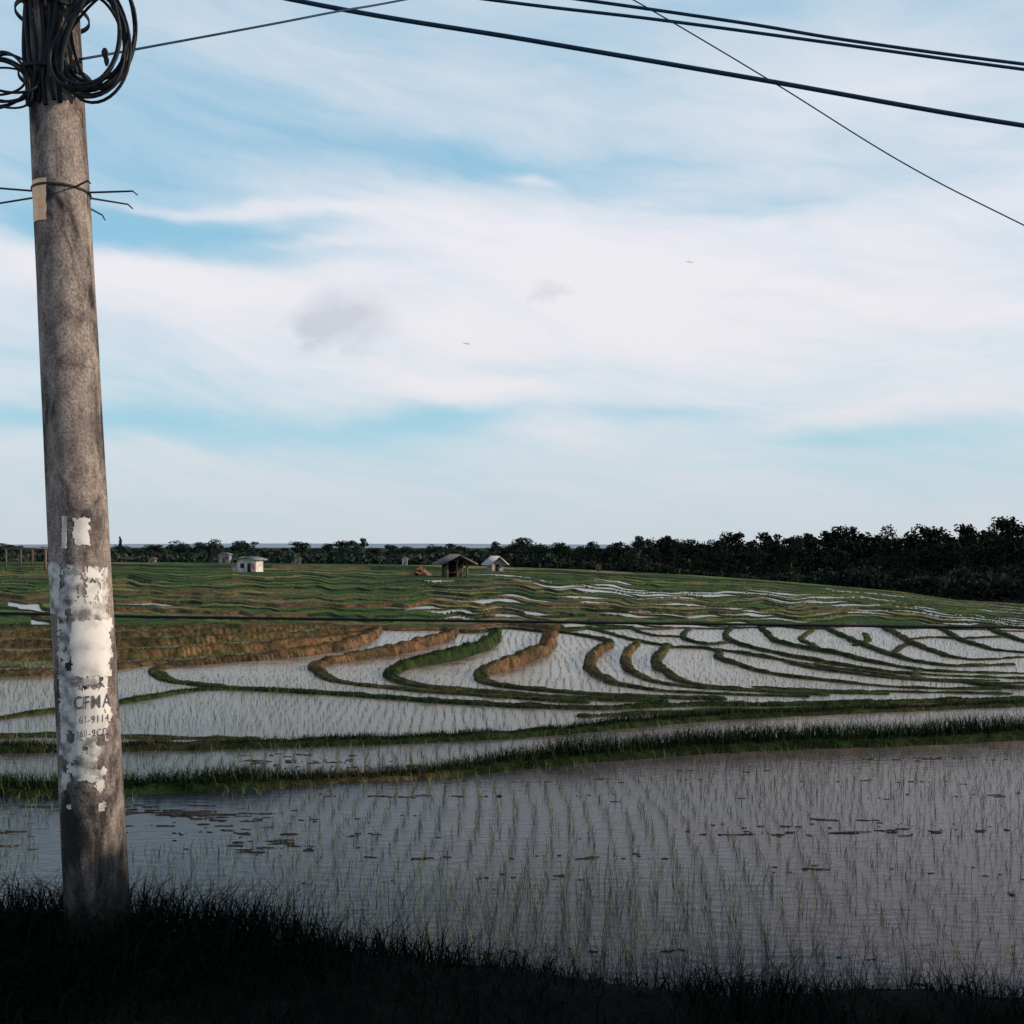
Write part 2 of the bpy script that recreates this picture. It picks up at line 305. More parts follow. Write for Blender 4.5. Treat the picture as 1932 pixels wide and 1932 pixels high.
bk=bank(X,D); rel=np.where(bk>.001,np.maximum(rel,-.06+bk+ (fbm(X*2,D*2,61)-.5)*.12*(bk>.03)),rel)
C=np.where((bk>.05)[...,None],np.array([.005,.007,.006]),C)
ZM=ZB+rel
dn_=np.concatenate([np.linspace(1.2,3.0,8)[:-1],np.linspace(3.0,float(dist(CX,2000.0)),60)[:-1]])[::-1]
PXn,Dn=np.meshgrid(cols,dn_); Xn=(PXn-CX)/F*Dn
bkn=bank(Xn,Dn); Zn=-.06+bkn+(fbm(Xn*2,Dn*2,61)-.5)*.12*(bkn>.03)
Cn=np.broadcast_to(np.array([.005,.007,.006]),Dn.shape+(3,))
de=dist(cols,yedge(cols))
g=np.concatenate([np.linspace(1,60,16),np.geomspace(75,9000,26)])[::-1]
Dv=de[None,:]+g[:,None]; PXv=np.broadcast_to(cols,Dv.shape); Xv=(PXv-CX)/F*Dv; Zv=valley(PXv,Dv)
Cv=np.broadcast_to(np.array([.018,.028,.016]),Dv.shape+(3,))
XA=np.vstack([Xv,X,Xn]); DA=np.vstack([Dv,D,Dn]); ZA=np.vstack([Zv,ZM,Zn]); CA=np.concatenate([Cv,C,Cn],axis=0)
nr,nc=XA.shape
ii=np.arange(nr*nc).reshape(nr,nc)
fc=np.stack([ii[:-1,:-1],ii[1:,:-1],ii[1:,1:],ii[:-1,1:]],-1).reshape(-1,4)
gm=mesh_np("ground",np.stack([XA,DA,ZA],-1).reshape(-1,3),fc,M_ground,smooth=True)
ca=gm.color_attributes.new("turf",'FLOAT_COLOR','POINT')
ca.data.foreach_set("color",np.concatenate([CA.reshape(-1,3),np.ones((nr*nc,1))],1).astype(np.float32).ravel())
go=link("ground",gm); tag(go,"terraced farmland with earth bunds and a grassy bank","ground",kind="structure")
wc=np.arange(-1300,3301,20.); wv=np.linspace(0,1,140)
wPX,wV=np.meshgrid(wc,wv); wE=yedge(wPX); wPY=wE+6+(2000-wE-6)*wV**1.5; wD=dist(wPX,wPY)
wv3=np.stack([(wPX-CX)/F*wD,wD,zbase(wPX,wD)],-1).reshape(-1,3)
a,bn=wPX.shape; ii=np.arange(a*bn).reshape(a,bn); fc=np.stack([ii[:-1,:-1],ii[1:,:-1],ii[1:,1:],ii[:-1,1:]],-1).reshape(-1,4)
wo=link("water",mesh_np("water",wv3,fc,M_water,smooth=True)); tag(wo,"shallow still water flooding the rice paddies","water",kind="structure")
M_road=noise_mat("asphalt",(.035,.035,.037),(.06,.058,.056),scale=12,bump=.3)
rv=[(-60,-9,1.06),(60,-9,1.06),(60,2.2,1.06),(-60,2.2,1.06),(-60,2.45,.8),(60,2.45,.8)]
ro=link("road",mesh_np("road",rv,[(0,1,2,3),(3,2,5,4)],M_road)); tag(ro,"grey asphalt country road beside the verge","road",kind="structure")

def lookup(px,d):
    py=pyof(px,d); ye=yedge(px); v=(py-ye)/(2000-ye)
    r=np.clip(np.round(np.clip(v,0,1)**(1/1.25)*(NV-1)).astype(int),0,NV-1); c=np.clip(np.searchsorted(cols,px),0,len(cols)-1)
    return rel[r,c],(v>=0)&(v<=1)
def groundz(x,d):
    px=CX+x/d*F; r,ok=lookup(px,d); bkz=-.06+bank(x,d)
    return np.where(d<float(dist(CX,1990.)),bkz,zbase(px,d)+r)

# ------------------------------------------------------------------ blades
def blades(base,h,w,lean,ang=None):
    n=len(base); 
    if ang is None: ang=rng.uniform(0,2*np.pi,n)
    la=rng.uniform(0,2*np.pi,n)
    side=np.stack([np.cos(ang),np.sin(ang),np.zeros(n)],1)*w[:,None]*.5
    ld=np.stack([np.cos(la),np.sin(la),np.zeros(n)],1)*lean[:,None]*h[:,None]
    up=np.zeros((n,3)); up[:,2]=1
    p0=base; p1=base+up*h[:,None]*.55+ld*.3; p2=base+up*(h*(1-.35*lean))[:,None]+ld
    v=np.stack([p0-side,p0+side,p1-side*.8,p1+side*.8,p2-side*.15,p2+side*.15],1).reshape(-1,3)
    k=np.arange(n)[:,None]*6
    f=np.concatenate([k+np.array([[0,1,3,2]]),k+np.array([[2,3,5,4]])],0)
    return v,f
def join(parts):
    vs=[];fs=[];o=0
    for v,f in parts: vs.append(v); fs.append(np.asarray(f)+o); o+=len(v)
    return np.concatenate(vs),np.concatenate(fs)
parts=[]
n=66000
x=rng.uniform(-4.6,5.5,n); d=rng.uniform(2.6,7.2,n)
bkv=bank(x,d); cl=fbm(x*1.1,d*1.1,77)
keep=(bkv>.02)&(rng.uniform(0,1,n)<np.clip((cl-.20)*2.8,0.15,1))
x=x[keep];d=d[keep];cl=cl[keep]
hl=np.interp(x,[-4,-1.5,-.6,.5,3,5],[.14,.15,.16,.14,.12,.12])*(.35+1.3*cl)*rng.uniform(.5,1.25,len(x))
z=groundz(x,d)
parts.append(blades(np.stack([x,d,z-.02],1),hl,rng.uniform(.003,.007,len(x)),rng.uniform(.4,1.2,len(x))))
n=3600
x=rng.uniform(-1.6,4.5,n); d=np.interp(x,[-2.5,0,4.5],[5.2,5.2,5.1])+rng.uniform(-.9,1.0,n)
parts.append(blades(np.stack([x,d,groundz(x,d)],1),rng.uniform(.15,.50,n)*np.interp(x,[-1,.5,2.5,4.5],[.8,1,1,.7]),rng.uniform(.002,.0038,n),rng.uniform(.2,.9,n)))
n=3500; an=rng.uniform(0,6.28,n); rr_=rng.uniform(.15,.75,n)
x=-1.9+np.cos(an)*rr_*1.3; d=4.45+np.sin(an)*rr_
parts.append(blades(np.stack([x,d,groundz(x,d)-.02],1),rng.uniform(.10,.36,n),rng.uniform(.003,.007,n),rng.uniform(.4,1.1,n)))
v,f=join(parts)
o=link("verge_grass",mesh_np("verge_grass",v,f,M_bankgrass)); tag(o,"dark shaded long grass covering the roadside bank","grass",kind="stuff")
gp=[];bp_=[]
for q,x,d,w,gh in lines:
    seg=np.hypot(np.diff(x),np.diff(d)); tot=seg.sum()
    dm=d.mean(); dens=np.interp(dm,[12,20,32],[900,260,90])
    vis=(q[:,0]>-80)&(q[:,0]<2010)
    if not vis.any(): continue
    n=int(min(tot*dens,20000))
    cs=np.concatenate([[0],np.cumsum(seg)]); t=rng.uniform(0,tot,n)
    px=np.interp(t,cs,q[:,0]); xx=np.interp(t,cs,x); dd=np.interp(t,cs,d); br=np.interp(t,cs,q[:,3]); hb=np.interp(t,cs,q[:,2])
    off=rng.normal(0,w*.5,n); oa=rng.uniform(0,6.28,n)
    xx=xx+np.cos(oa)*off; dd=dd+np.sin(oa)*off
    z=groundz(xx,dd); k=(z-zbase(px,dd)>-.05)&(px>-80)&(px<2010)
    cl=fbm(xx*1.1,dd*1.1,88); k&=rng.uniform(0,1,n)<np.clip((cl-.12)*4,.25,1)
    hgt=gh*(.40+1.1*cl)*rng.uniform(.35,1.3,n)*np.clip(hb/.08,.6,1.2)
    bw=np.interp(dm,[12,20,32],[.008,.011,.013])
    isb_=rng.uniform(0,1,n)<br*.85
    for sel,lst in ((k&~isb_,gp),(k&isb_,bp_)):
        if sel.any():
            m=sel.sum(); lst.append(blades(np.stack([xx,dd,z-.01],1)[sel],hgt[sel],np.full(m,bw)*rng.uniform(.6,1.3,m),rng.uniform(.1,.9,m)))
v,f=join(gp); o=link("bund_grass",mesh_np("bund_grass",v,f,M_bundgrass)); tag(o,"dark green grass growing along the paddy bunds","grass",kind="stuff")
v,f=join(bp_); o=link("dry_grass",mesh_np("dry_grass",v,f,M_drygrass)); tag(o,"reddish brown dry grass on the terrace risers","grass",kind="stuff")

# ------------------------------------------------------------------ rice seedlings
def rows(x0,x1,d0,d1,sx,sy,jit=.022,arc=0.):
    xs=np.arange(x0,x1,sx); ds=np.arange(d0,d1,sy)
    a,b_=np.meshgrid(xs,ds); a=a+.10*np.sin(b_*.6+a*.25)-arc*(b_-9.5)**2+rng.normal(0,jit,a.shape); b_=b_+rng.normal(0,jit*1.5,b_.shape)
    return a.ravel(),b_.ravel()
ra_=rows(-9,9,6.1,13.4,.185,.085,.020,.034); rb_=rows(-12,12,13.4,20.5,.17,.15); rc_=rows(-20,20,20.5,33,.20,.22)
sx=np.concatenate([ra_[0],rb_[0],rc_[0]]); sd=np.concatenate([ra_[1],rb_[1],rc_[1]])
px=CX+sx/sd*F; r,ok=lookup(px,sd); 
keep=(px>-40)&(px<1972)&ok&(r<.01)&(bank(sx,sd)<.02)&(rng.uniform(0,1,len(sx))<.90)
keep&=~((px<480)&(sd<12.0)&(fbm(sx*.8,sd*.8,14)>.50))
sx=sx[keep];sd=sd[keep];px=px[keep]
order=np.argsort(sd); sx=sx[order];sd=sd[order];px=px[order]
def seedling_parts(n,hm=.20):
    base=np.concatenate([rng.normal(0,.007,(n,2)),np.zeros((n,1))],1)
    return blades(base,rng.uniform(.5,1.2,n)*hm,rng.uniform(.003,.0045,n),rng.uniform(.1,.8,n))
var=[mesh_np("rice_seedling",*seedling_parts(4,.17),M_rice) for _ in range(10)]
for i in range(300):
    o=link("rice_seedling",var[i%10],loc=(sx[i],sd[i],-.02)); o.rotation_euler=(0,0,random.uniform(0,6.28)); s=random.uniform(.75,1.2); o.scale=(s,s,s)
    tag(o,"young green rice seedling standing in shallow water","rice plant",group="rice seedlings planted in rows")
rx=sx[300:];rd=sd[300:];rpx=px[300:]
bpn=np.where(rd<20,3,3); idx=np.repeat(np.arange(len(rx)),bpn)
bx=rx[idx]+rng.normal(0,.008,len(idx)); bd=rd[idx]+rng.normal(0,.008,len(idx))
bw=np.interp(bd,[8,14,20,33],[.0042,.0055,.007,.009]); bh=np.interp(bd,[8,14,20,33],[.16,.14,.10,.08])*(.6+.8*fbm(bx*.5,bd*.5,41))
v,f=blades(np.stack([bx,bd,zbase(rpx[idx],bd)-.02],1),bh*rng.uniform(.5,1.2,len(idx)),bw,rng.uniform(.1,.7,len(idx)))
n=26000
pxr=rng.uniform(-40,712,n); pyr=rng.uniform(1186,1276,n); dr=dist(pxr,pyr); 
ysr=np.interp(pxr,[-300,0,110,250,330,600,700,712],[1276,1272,1268,1256,1249,1224,1198,1180])
kk=(pyr<ysr)
pxr=pxr[kk];dr=dr[kk]; xr=(pxr-CX)/F*dr; xr=np.round(xr/.26)*.26+rng.normal(0,.025,len(xr))
pxr=CX+xr/dr*F; rl,ok=lookup(pxr,dr); k2=rl<.04; xr=xr[k2];dr=dr[k2];pxr=pxr[k2];rl=rl[k2]
v2,f2=blades(np.stack([xr,dr,zbase(pxr,dr)+rl-.02],1),rng.uniform(.06,.15,len(xr)),np.full(len(xr),.012),rng.uniform(.1,.5,len(xr)))
n=30000
pxr=rng.uniform(-40,1972,n); pyr=rng.uniform(1090,1188,n); dr=dist(pxr,pyr); xr=(pxr-CX)/F*dr; rl,ok=lookup(pxr,dr)
v3,f3=blades(np.stack([xr,dr,zbase(pxr,dr)+rl-.02],1),rng.uniform(.03,.07,len(xr))*np.clip(dr/40,1,1.6)+np.where(rl<-.05,.05,0),.014*np.clip(dr/30,1,2.4),rng.uniform(.3,.9,len(xr)))
# taller pale shoots nearest the bank
n=1500
xr=rng.normal(.6,1.3,n); dr=rng.uniform(6.0,8.2,n); xr=np.round(xr/.19)*.19+rng.normal(0,.05,n)
v4,f4=blades(np.stack([xr,dr,np.full(n,-.02)],1),rng.uniform(.18,.40,n),rng.uniform(.0028,.0045,n),rng.uniform(.1,.7,n))
v,f=join([(v,f),(v2,f2),(v3,f3),(v4,f4)])
o=link("rice_crop",mesh_np("rice_crop",v,f,M_rice)); tag(o,"rows of young rice filling the flooded terraces","rice crop",kind="stuff")

# ------------------------------------------------------------------ trees
def crown_mesh(seed,style="round",mat=M_leaf,nl=1700,leaf=1.0):
    r=np.random.default_rng(seed)
    nclump=30 if style=="cypress" else int(r.integers(14,36))
    cs=[];cr_=[]; wide=r.uniform(.20,.38); low=r.uniform(.18,.40)
    for i in range(nclump):
        if style=="cypress":
            t=i/nclump; c=np.array([r.normal(0,.015),r.normal(0,.015),.12+.84*t]); R=.10*(1-t)+.02
        elif style=="tier":
            t=r.uniform(0,1); k=int(t*5)/5; a=r.uniform(0,6.28); rad=r.uniform(.03,.26)*(1-k*.75)
            c=np.array([math.cos(a)*rad,math.sin(a)*rad,.30+.68*k+r.normal(0,.02)]); R=.09
        else:
            a=r.uniform(0,6.28); t=r.uniform(0,1)**.8; zz=low+(.90-low)*t; rad=r.uniform(0.02,wide)*math.sqrt(max(.03,1-abs((zz-.52)/.42)**2.2))
            c=np.array([math.cos(a)*rad,math.sin(a)*rad,zz]); R=r.uniform(.06,.15)
        cs.append(c);cr_.append(R)
    cs=np.array(cs);cr_=np.array(cr_)
    k=r.integers(0,nclump,nl); dirv=r.normal(0,1,(nl,3)); dirv/=np.linalg.norm(dirv,axis=1)[:,None]
    c=cs[k]+dirv*(cr_[k]*r.uniform(.2,1.0,nl)**.5)[:,None]*np.array([1,1,.8])
    s=r.uniform(.009,.020,nl)*leaf
    a=r.normal(0,1,(nl,3)); a/=np.linalg.norm(a,axis=1)[:,None]; b_=np.cross(a,r.normal(0,1,(nl,3))); b_/=np.linalg.norm(b_,axis=1)[:,None]
    a*=s[:,None]; b_*=s[:,None]
    v=np.stack([c-a-b_,c+a-b_*.6,c+a*.8+b_,c-a*.7+b_*.9],1).reshape(-1,3)
    f=np.arange(nl*4).reshape(-1,4)
    return mesh_np("crown",v,f,mat),cs
def tube_np(pts,rad,seg=6):
    pts=np.array(pts,float); n=len(pts); rad=np.broadcast_to(np.asarray(rad,float),(n,))
    t=np.gradient(pts,axis=0); t/=np.linalg.norm(t,axis=1)[:,None]+1e-12
    ref=np.array([0,0,1.]) if abs(t[:,2]).mean()<.8 else np.array([0,1.,0])
    s=np.cross(t,ref); s/=np.linalg.norm(s,axis=1)[:,None]+1e-12; u=np.cross(s,t)
    an=np.linspace(0,2*np.pi,seg,endpoint=False)
    v=pts[:,None,:]+rad[:,None,None]*(s[:,None,:]*np.cos(an)[None,:,None]+u[:,None,:]*np.sin(an)[None,:,None])
    i=np.arange(n-1)[:,None]*seg; j=np.arange(seg)[None,:]; j2=(j+1)%seg
    f=np.stack([i+j,i+j2,i+seg+j2,i+seg+j],-1).reshape(-1,4)
    return v.reshape(-1,3),f
def trunk_mesh(cs,seed):
    r=np.random.default_rng(seed); parts=[tube_np([(0,0,-.05),(.01,0,.15),(-.01,.01,.35),(.01,0,.6),(0,0,.8)],[.032,.026,.02,.013,.006])]
    for k in range(5):
        c=cs[r.integers(0,len(cs))]; z0=r.uniform(.2,.4); parts.append(tube_np([(0,0,z0),(c[0]*.5,c[1]*.5,(z0+c[2])/2-.02),tuple(c)],[.012,.009,.004],5))
    return mesh_np("trunk",*join(parts),M_bark,smooth=True)
protos={}
def proto(style,i,mat):
    k=(style,i,mat.name)
    if k not in protos:
        cm,cs=crown_mesh(100+i*7+len(style),style,mat); protos[k]=(cm,trunk_mesh(cs,i))
    return protos[k]
TX=[-100,0,200,300,400,500,600,680,750,830,920,1000,1100,1200,1300,1400,1500,1600,1700,1800,1900,2050]
TY=[1036,1036,1036,1037,1028,1034,1033,1024,1034,1026,1030,1020,1027,1016,1009,1013,1006,995,999,995,984,980]
def add_tree(px,d,topy,style,i,mat,label,group,wf=1.0):
    x=(px-CX)/F*d; z=float(valley(px,d)); top=H+(HY-topy)/F*d; h=max(top-z,1.5)
    e=empty("tree",(x,d,z)); cm,tm=proto(style,i,mat)
    s=h/.96; e.scale=(s*wf,s*wf,s); e.rotation_euler=(0,0,random.uniform(0,6.28))
    link("trunk",tm,e); link("crown",cm,e)
    tag(e,label,"tree",group=group)
ntree=0
for row in range(2):
    px=-70+row*9
    while px<1010:
        d=float(dist(px,yedge(px)))+random.uniform(14,40)+row*40
        ty=np.interp(px,TX,TY)+random.choice([-11,-7,-4,-1,2,4,7,9,12])+(0 if row else 2)
        if random.random()<.94:
            add_tree(px,d,ty,"round" if random.random()<.94 else "tier",random.randint(0,9),M_leaf,"dark leafy tree in the distant treeline","trees bordering the far fields",wf=random.uniform(1.1,2.2)); ntree+=1
        px+=random.uniform(12,26)
for px,ty in ((227,1012),(683,1013),(395,1018),(1203,1008)):
    add_tree(px,float(dist(px,yedge(px)))+12,ty,"cypress" if px<300 else ("tier" if px>600 else "round"),1,M_leaf,"slender dark tree rising above the treeline","tall tree beyond the fields",wf=.9 if px<300 else 1.2)
for row,(dd,dy) in enumerate([(22,58),(40,32),(62,13),(90,0)]):
    px=960+row*13
    while px<2060:
        de_=float(dist(px,yedge(px))); fadein=np.clip((px-900)/700,0.12,1)
        d=de_+dd*(.8+.4*random.random())+ (25 if px>1500 else 0)
        ty=np.interp(px,TX,TY)+dy*fadein*1.3+random.uniform(-9,9)
        ye_=float(yedge(px))
        if ty<ye_-6:
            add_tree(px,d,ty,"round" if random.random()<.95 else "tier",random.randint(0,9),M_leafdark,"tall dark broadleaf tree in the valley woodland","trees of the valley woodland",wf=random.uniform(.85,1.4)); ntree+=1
        px+=random.uniform(20,38)*(.7+.6*fadein)
n=50000
r=np.random.default_rng(5)
px=r.uniform(930,2150,n); de_=dist(px,yedge(px)); k=r.uniform(0,1,n); d=de_+8+k*110+np.where(px>1500,18,0)
zv=valley(px,d); fd_=np.clip((px-900)/500,.35,1); tt=np.interp(px,TX,TY)+(24+vnoise(px/37.,d/14.,7)*28)*fd_
lim=tt+(1-k)*np.interp(px,[930,1932],[8,75]); topz=H+(HY-lim)/F*d
z=zv+(topz-zv)*r.uniform(0,1,n)**.6; ok=topz>zv+.3
px=px[ok];d=d[ok];z=z[ok];n=len(px)
def leafcloud(c,s):
    n=len(c); a=r.normal(0,1,(n,3)); a/=np.linalg.norm(a,axis=1)[:,None]; b_=np.cross(a,r.normal(0,1,(n,3))); b_/=np.linalg.norm(b_,axis=1)[:,None]
    a*=s[:,None]; b_*=s[:,None]
    return np.stack([c-a-b_,c+a-b_*.6,c+a*.8+b_,c-a*.7+b_*.9],1).reshape(-1,3),np.arange(n*4).reshape(-1,4)
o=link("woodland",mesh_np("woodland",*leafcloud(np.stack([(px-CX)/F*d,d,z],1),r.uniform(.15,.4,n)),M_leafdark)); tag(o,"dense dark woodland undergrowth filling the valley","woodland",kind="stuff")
n=16000
px=r.uniform(-120,1050,n); de_=dist(px,yedge(px)); k=r.uniform(0,1,n); d=de_+6+k*60
zv=valley(px,d); lim=1048-4*k+vnoise(px/22.,d/20.,9)*10-5; topz=H+(HY-lim)/F*d; z=zv+(topz-zv)*r.uniform(0,1,n); ok=topz>zv+.1
px=px[ok];d=d[ok];z=z[ok];n=len(px)
o=link("scrub",mesh_np("scrub",*leafcloud(np.stack([(px-CX)/F*d,d,z],1),r.uniform(.25,.6,n)),M_leaf)); tag(o,"low dark scrub along the edge of the fields","scrub",kind="stuff")
rl_=[(4.9,2.6,3.0,1.0),(5.6,4.1,3.4,1.0),(5.3,5.9,2.7,1.0),(6.6,1.0,3.4,1.0),(7.2,5.2,4.0,1.0)]
for i,(x,d,h,wf) in enumerate(rl_):
    cm,cs=crown_mesh(500+i,"round",M_leaf,2600,1.6); zg=float(groundz(np.array([x]),np.array([d]))[0])
    e=empty("tree",(x,d,zg)); e.scale=(h*wf,h*wf,h); link("trunk",trunk_mesh(cs,i),e); link("crown",cm,e)
    tag(e,"small dark leafy tree shading the roadside verge","tree",group="roadside shade trees")

M_hill=noise_mat("hazy_hill",(.24,.31,.39),(.27,.34,.42),scale=.002,rough=1,spec=0)  # distance haze painted in as a pale blue base colour
xs=np.linspace(-4500,2500,160); hz=1+9*fbm(xs/700.,xs*0,3)+4*np.exp(-((xs+900)/900.)**2)
hv=[]
for k,(yy,m) in enumerate([(3600,0),(3800,.9),(4100,1),(5200,0)]):
    for X_,h_ in zip(xs,hz): hv.append((X_,yy,-8+(8+h_)*m if m else -12))
hv=np.array(hv); ii=np.arange(len(hv)).reshape(4,-1); fc=np.stack([ii[:-1,:-1],ii[:-1,1:],ii[1:,1:],ii[1:,:-1]],-1).reshape(-1,4)
o=link("hill",mesh_np("hill",hv,fc,M_hill,smooth=True)); tag(o,"low hazy blue hills on the skyline","hill",kind="structure")

# ------------------------------------------------------------------ buildings
def box(x0,x1,y0,y1,z0,z1):
    v=[(x0,y0,z0),(x1,y0,z0),(x1,y1,z0),(x0,y1,z0),(x0,y0,z1),(x1,y0,z1),(x1,y1,z1),(x0,y1,z1)]
    f=[(0,3,2,1),(4,5,6,7),(0,1,5,4),(1,2,6,5),(2,3,7,6),(3,0,4,7)]
    return np.array(v,float),np.array(f)
def gable_roof(w,dp,z,h,t=.06,ov=.3,axis='x'):
    a=w/2+ov; b_=dp/2+ov
    parts=[]
    for s in (1,-1):
        v=[(-a,s*b_,z-h*ov/(dp/2)),(a,s*b_,z-h*ov/(dp/2)),(a,0,z+h),(-a,0,z+h)]
        v=v+[(p[0],p[1],p[2]+t) for p in v]
        f=[(0,1,2,3),(4,5,6,7),(0,1,5,4),(1,2,6,5),(2,3,7,6),(3,0,4,7)]
        parts.append((np.array(v,float),np.array(f)))
    v,f=join(parts)
    if axis=='y': v=v[:,[1,0,2]]
    return v,f
def gabled_mesh(name,w,dp,h,gh,mat,parent):
    me=bpy.data.meshes.new(name)
    v=[(-w/2,-dp/2,-.5),(w/2,-dp/2,-.5),(w/2,-dp/2,h),(0,-dp/2,h+gh),(-w/2,-dp/2,h),(-w/2,dp/2,-.5),(w/2,dp/2,-.5),(w/2,dp/2,h),(0,dp/2,h+gh),(-w/2,dp/2,h)]
    me.from_pydata(v,[],[(0,1,2,3,4),(9,8,7,6,5),(0,4,9,5),(1,6,7,2)]); me.materials.append(mat); return link(name,me,parent)
M_white=noise_mat("limewash",(.34,.31,.31),(.58,.54,.54),scale=1.6,detail=6)
M_dim=noise_mat("grey_render",(.16,.155,.16),(.30,.29,.29),scale=1.6,detail=6)
M_dark=noise_mat("dark_opening",(.012,.012,.014),(.02,.02,.02),scale=3)
M_tin=noise_mat("weathered_tin",(.10,.105,.12),(.20,.20,.22),scale=3,stretch=(8,1,1))
M_pale=noise_mat("pale_tin",(.28,.28,.30),(.46,.46,.46),scale=3,stretch=(8,1,1))
M_thatch=noise_mat("old_thatch",(.06,.058,.062),(.12,.11,.11),scale=6)
M_wood=noise_mat("weathered_wood",(.07,.055,.046),(.17,.135,.11),scale=6,stretch=(4,4,1))
M_brick=noise_mat("red_earth_brick",(.12,.06,.04),(.30,.16,.10),scale=3)
M_tile=noise_mat("clay_tile",(.08,.05,.045),(.14,.08,.065),scale=3)
M_red=noise_mat("red_cloth",(.5,.04,.04),(.6,.08,.06),scale=3)
def part(name,vf,mat,parent): return link(name,mesh_np(name,vf[0],vf[1],mat),parent)
x,d,z=P(472,1080); s=d/F
e=empty("hut",(x,d,z)); W=38*s; Hh=24*s
gabled_mesh("wall",W,W*.8,Hh,4*s,M_white,e); part("roof",gable_roof(W*.8,W,Hh+.03,4*s,.16,.45,'y'),M_tin,e)
part("door",box(.05*W,.24*W,-W*.4-.03,-W*.4+.02,0,.72*Hh),M_dark,e)
part("window",box(-.32*W,-.12*W,-W*.4-.03,-W*.4+.02,.35*Hh,.72*Hh),M_dark,e)
part("window",box(.32*W,.42*W,-W*.4-.03,-W*.4+.02,.3*Hh,.72*Hh),M_red,e)
part("lean_to",join([box(-.80*W,-.52*W,-.3*W,.3*W,-.3,.45*Hh),box(-.85*W,-.505*W,-.36*W,.36*W,.452*Hh,.5*Hh)]),M_white,e)
e.rotation_euler=(0,0,-.2)
tag(e,"small whitewashed field hut with a grey tin roof","hut",group=None)
x,d,z=P(858,1090); s=d/F; W=40*s; Hh=31*s; e=empty("field_shelter",(x,d,z)); Dp=W*.85
for px_ in (-.48,.0,.48):
    for py_ in (-.46,.46):
        part("post",box(px_*W-.09,px_*W+.09,py_*Dp-.09,py_*Dp+.09,-.4,Hh+(.05 if px_ else 9*s)),M_wood,e)
part("roof",gable_roof(Dp,W,Hh+.06,10*s,.16,.9,'y'),M_thatch,e)
part("back_board",box(-.44*W,.44*W,.38*Dp,.40*Dp,0,Hh),M_dark,e)
part("side_board",box(-.46*W,-.44*W,-.36*Dp,.37*Dp,0,Hh*.9),M_wood,e)
part("platform",box(-.42*W,.42*W,-.36*Dp,.36*Dp,.5,.62),M_wood,e)
part("brace",tube_np([(.0,-.40*Dp,.7),(.40*W,-.42*Dp,Hh)],.06,6),M_wood,e)
e.rotation_euler=(0,0,.35)
tag(e,"open wooden field shelter with a pitched grey thatched roof","shelter")
x,d,z=P(934,1078); s=d/F; W=23*s; Hh=18*s; e=empty("hut",(x,d,z))
gabled_mesh("wall",W,W,Hh,9*s,M_dim,e); part("roof",gable_roof(W,W,Hh+.03,9*s,.16,.7,'y'),M_pale,e)
part("door",box(-.2*W,.15*W,-W*.5-.03,-W*.5+.02,0,.75*Hh),M_dark,e)
e.rotation_euler=(0,0,.45)
tag(e,"small hut with a steep pale tin gable roof","hut")
x,d,z=P(1129,1079); s=d/F; W=9*s; Hh=10*s; e=empty("shed",(x,d,z))
gabled_mesh("wall",W,W,Hh,3*s,M_thatch,e); part("roof",gable_roof(W,W,Hh+.02,3*s,.06,.12,'y'),M_thatch,e); part("door",box(-.2*W,.2*W,-W*.5-.03,-W*.5+.02,0,.7*Hh),M_dark,e)
tag(e,"tiny grey shed standing among the terraces","shed")
x,d,z=P(793,1087); s=d/F; parts=[]
for k in range(140):
    t=random.uniform(-1,1); hh=(1-abs(t)**1.4)*17*s*random.uniform(.2,1); w_=random.uniform(.06,.22)
    vb,fb=box(-w_,w_,-w_*.6,w_*.6,-.08,.08); ca_=random.uniform(0,3.1); vb=vb@np.array(Matrix.Rotation(ca_,3,'Z'))@np.array(Matrix.Rotation(random.uniform(-.5,.5),3,'X')); parts.append((vb+np.array([t*19*s,random.uniform(-1,1),hh]),fb))
for k in range(8):
    t=-1+2*k/7; hh=(1-abs(t)**1.5)*13*s+.1; parts.append(box(t*16*s-.35,t*16*s+.33,-.8,.8,-.3,hh*.75))
o=link("brick_heap",mesh_np("brick_heap",*join(parts),M_brick),loc=(x,d,z)); tag(o,"heap of reddish bricks and rubble beside a shelter","brick heap")
x,d,z=P(48,1078); s=d/F; e=empty("timber_frame",(x,d,z))
for k,t in enumerate((-36,-8,14,38)): part("post",box(t*s-.12,t*s+.12,-.12,.12,-.4,42*s),M_wood,e)
part("beam",box(-42*s,42*s,-.14,.14,42*s+.003,45*s),M_wood,e)
part("rail",box(-36*s+.13,-8*s-.13,-.06,.06,22*s,24*s),M_wood,e)
tag(e,"weathered timber post and beam frame in a field","timber frame")
for k,(px,py,w,mat) in enumerate([(288,1054,12,M_dim),(425,1046,20,M_dim),(562,1054,12,M_dim),(764,1054,10,M_white)]):
    de_=float(dist(px,yedge(px))); d=de_+6; x=(px-CX)/F*d; z=float(valley(px,d)); s=d/F; top=H+(HY-py)/F*d
    e=empty("house",(x,d,z)); Hh=max(top-z,.9); W=w*s
    gabled_mesh("wall",W,W*.8,Hh,3*s,mat,e); part("roof",gable_roof(W*.8,W,Hh+.03,3*s,.12,.3,'y'),M_tin if k%2 else M_tile,e)
    part("door",box(-.08*W,.08*W,-W*.4-.04,-W*.4+.02,0,Hh*.6),M_dark,e); part("window",box(.2*W,.34*W,-W*.4-.04,-W*.4+.02,Hh*.5,Hh*.8),M_dark,e)
    tag(e,"pale rural house half hidden by trees","house",group="houses beyond the fields")

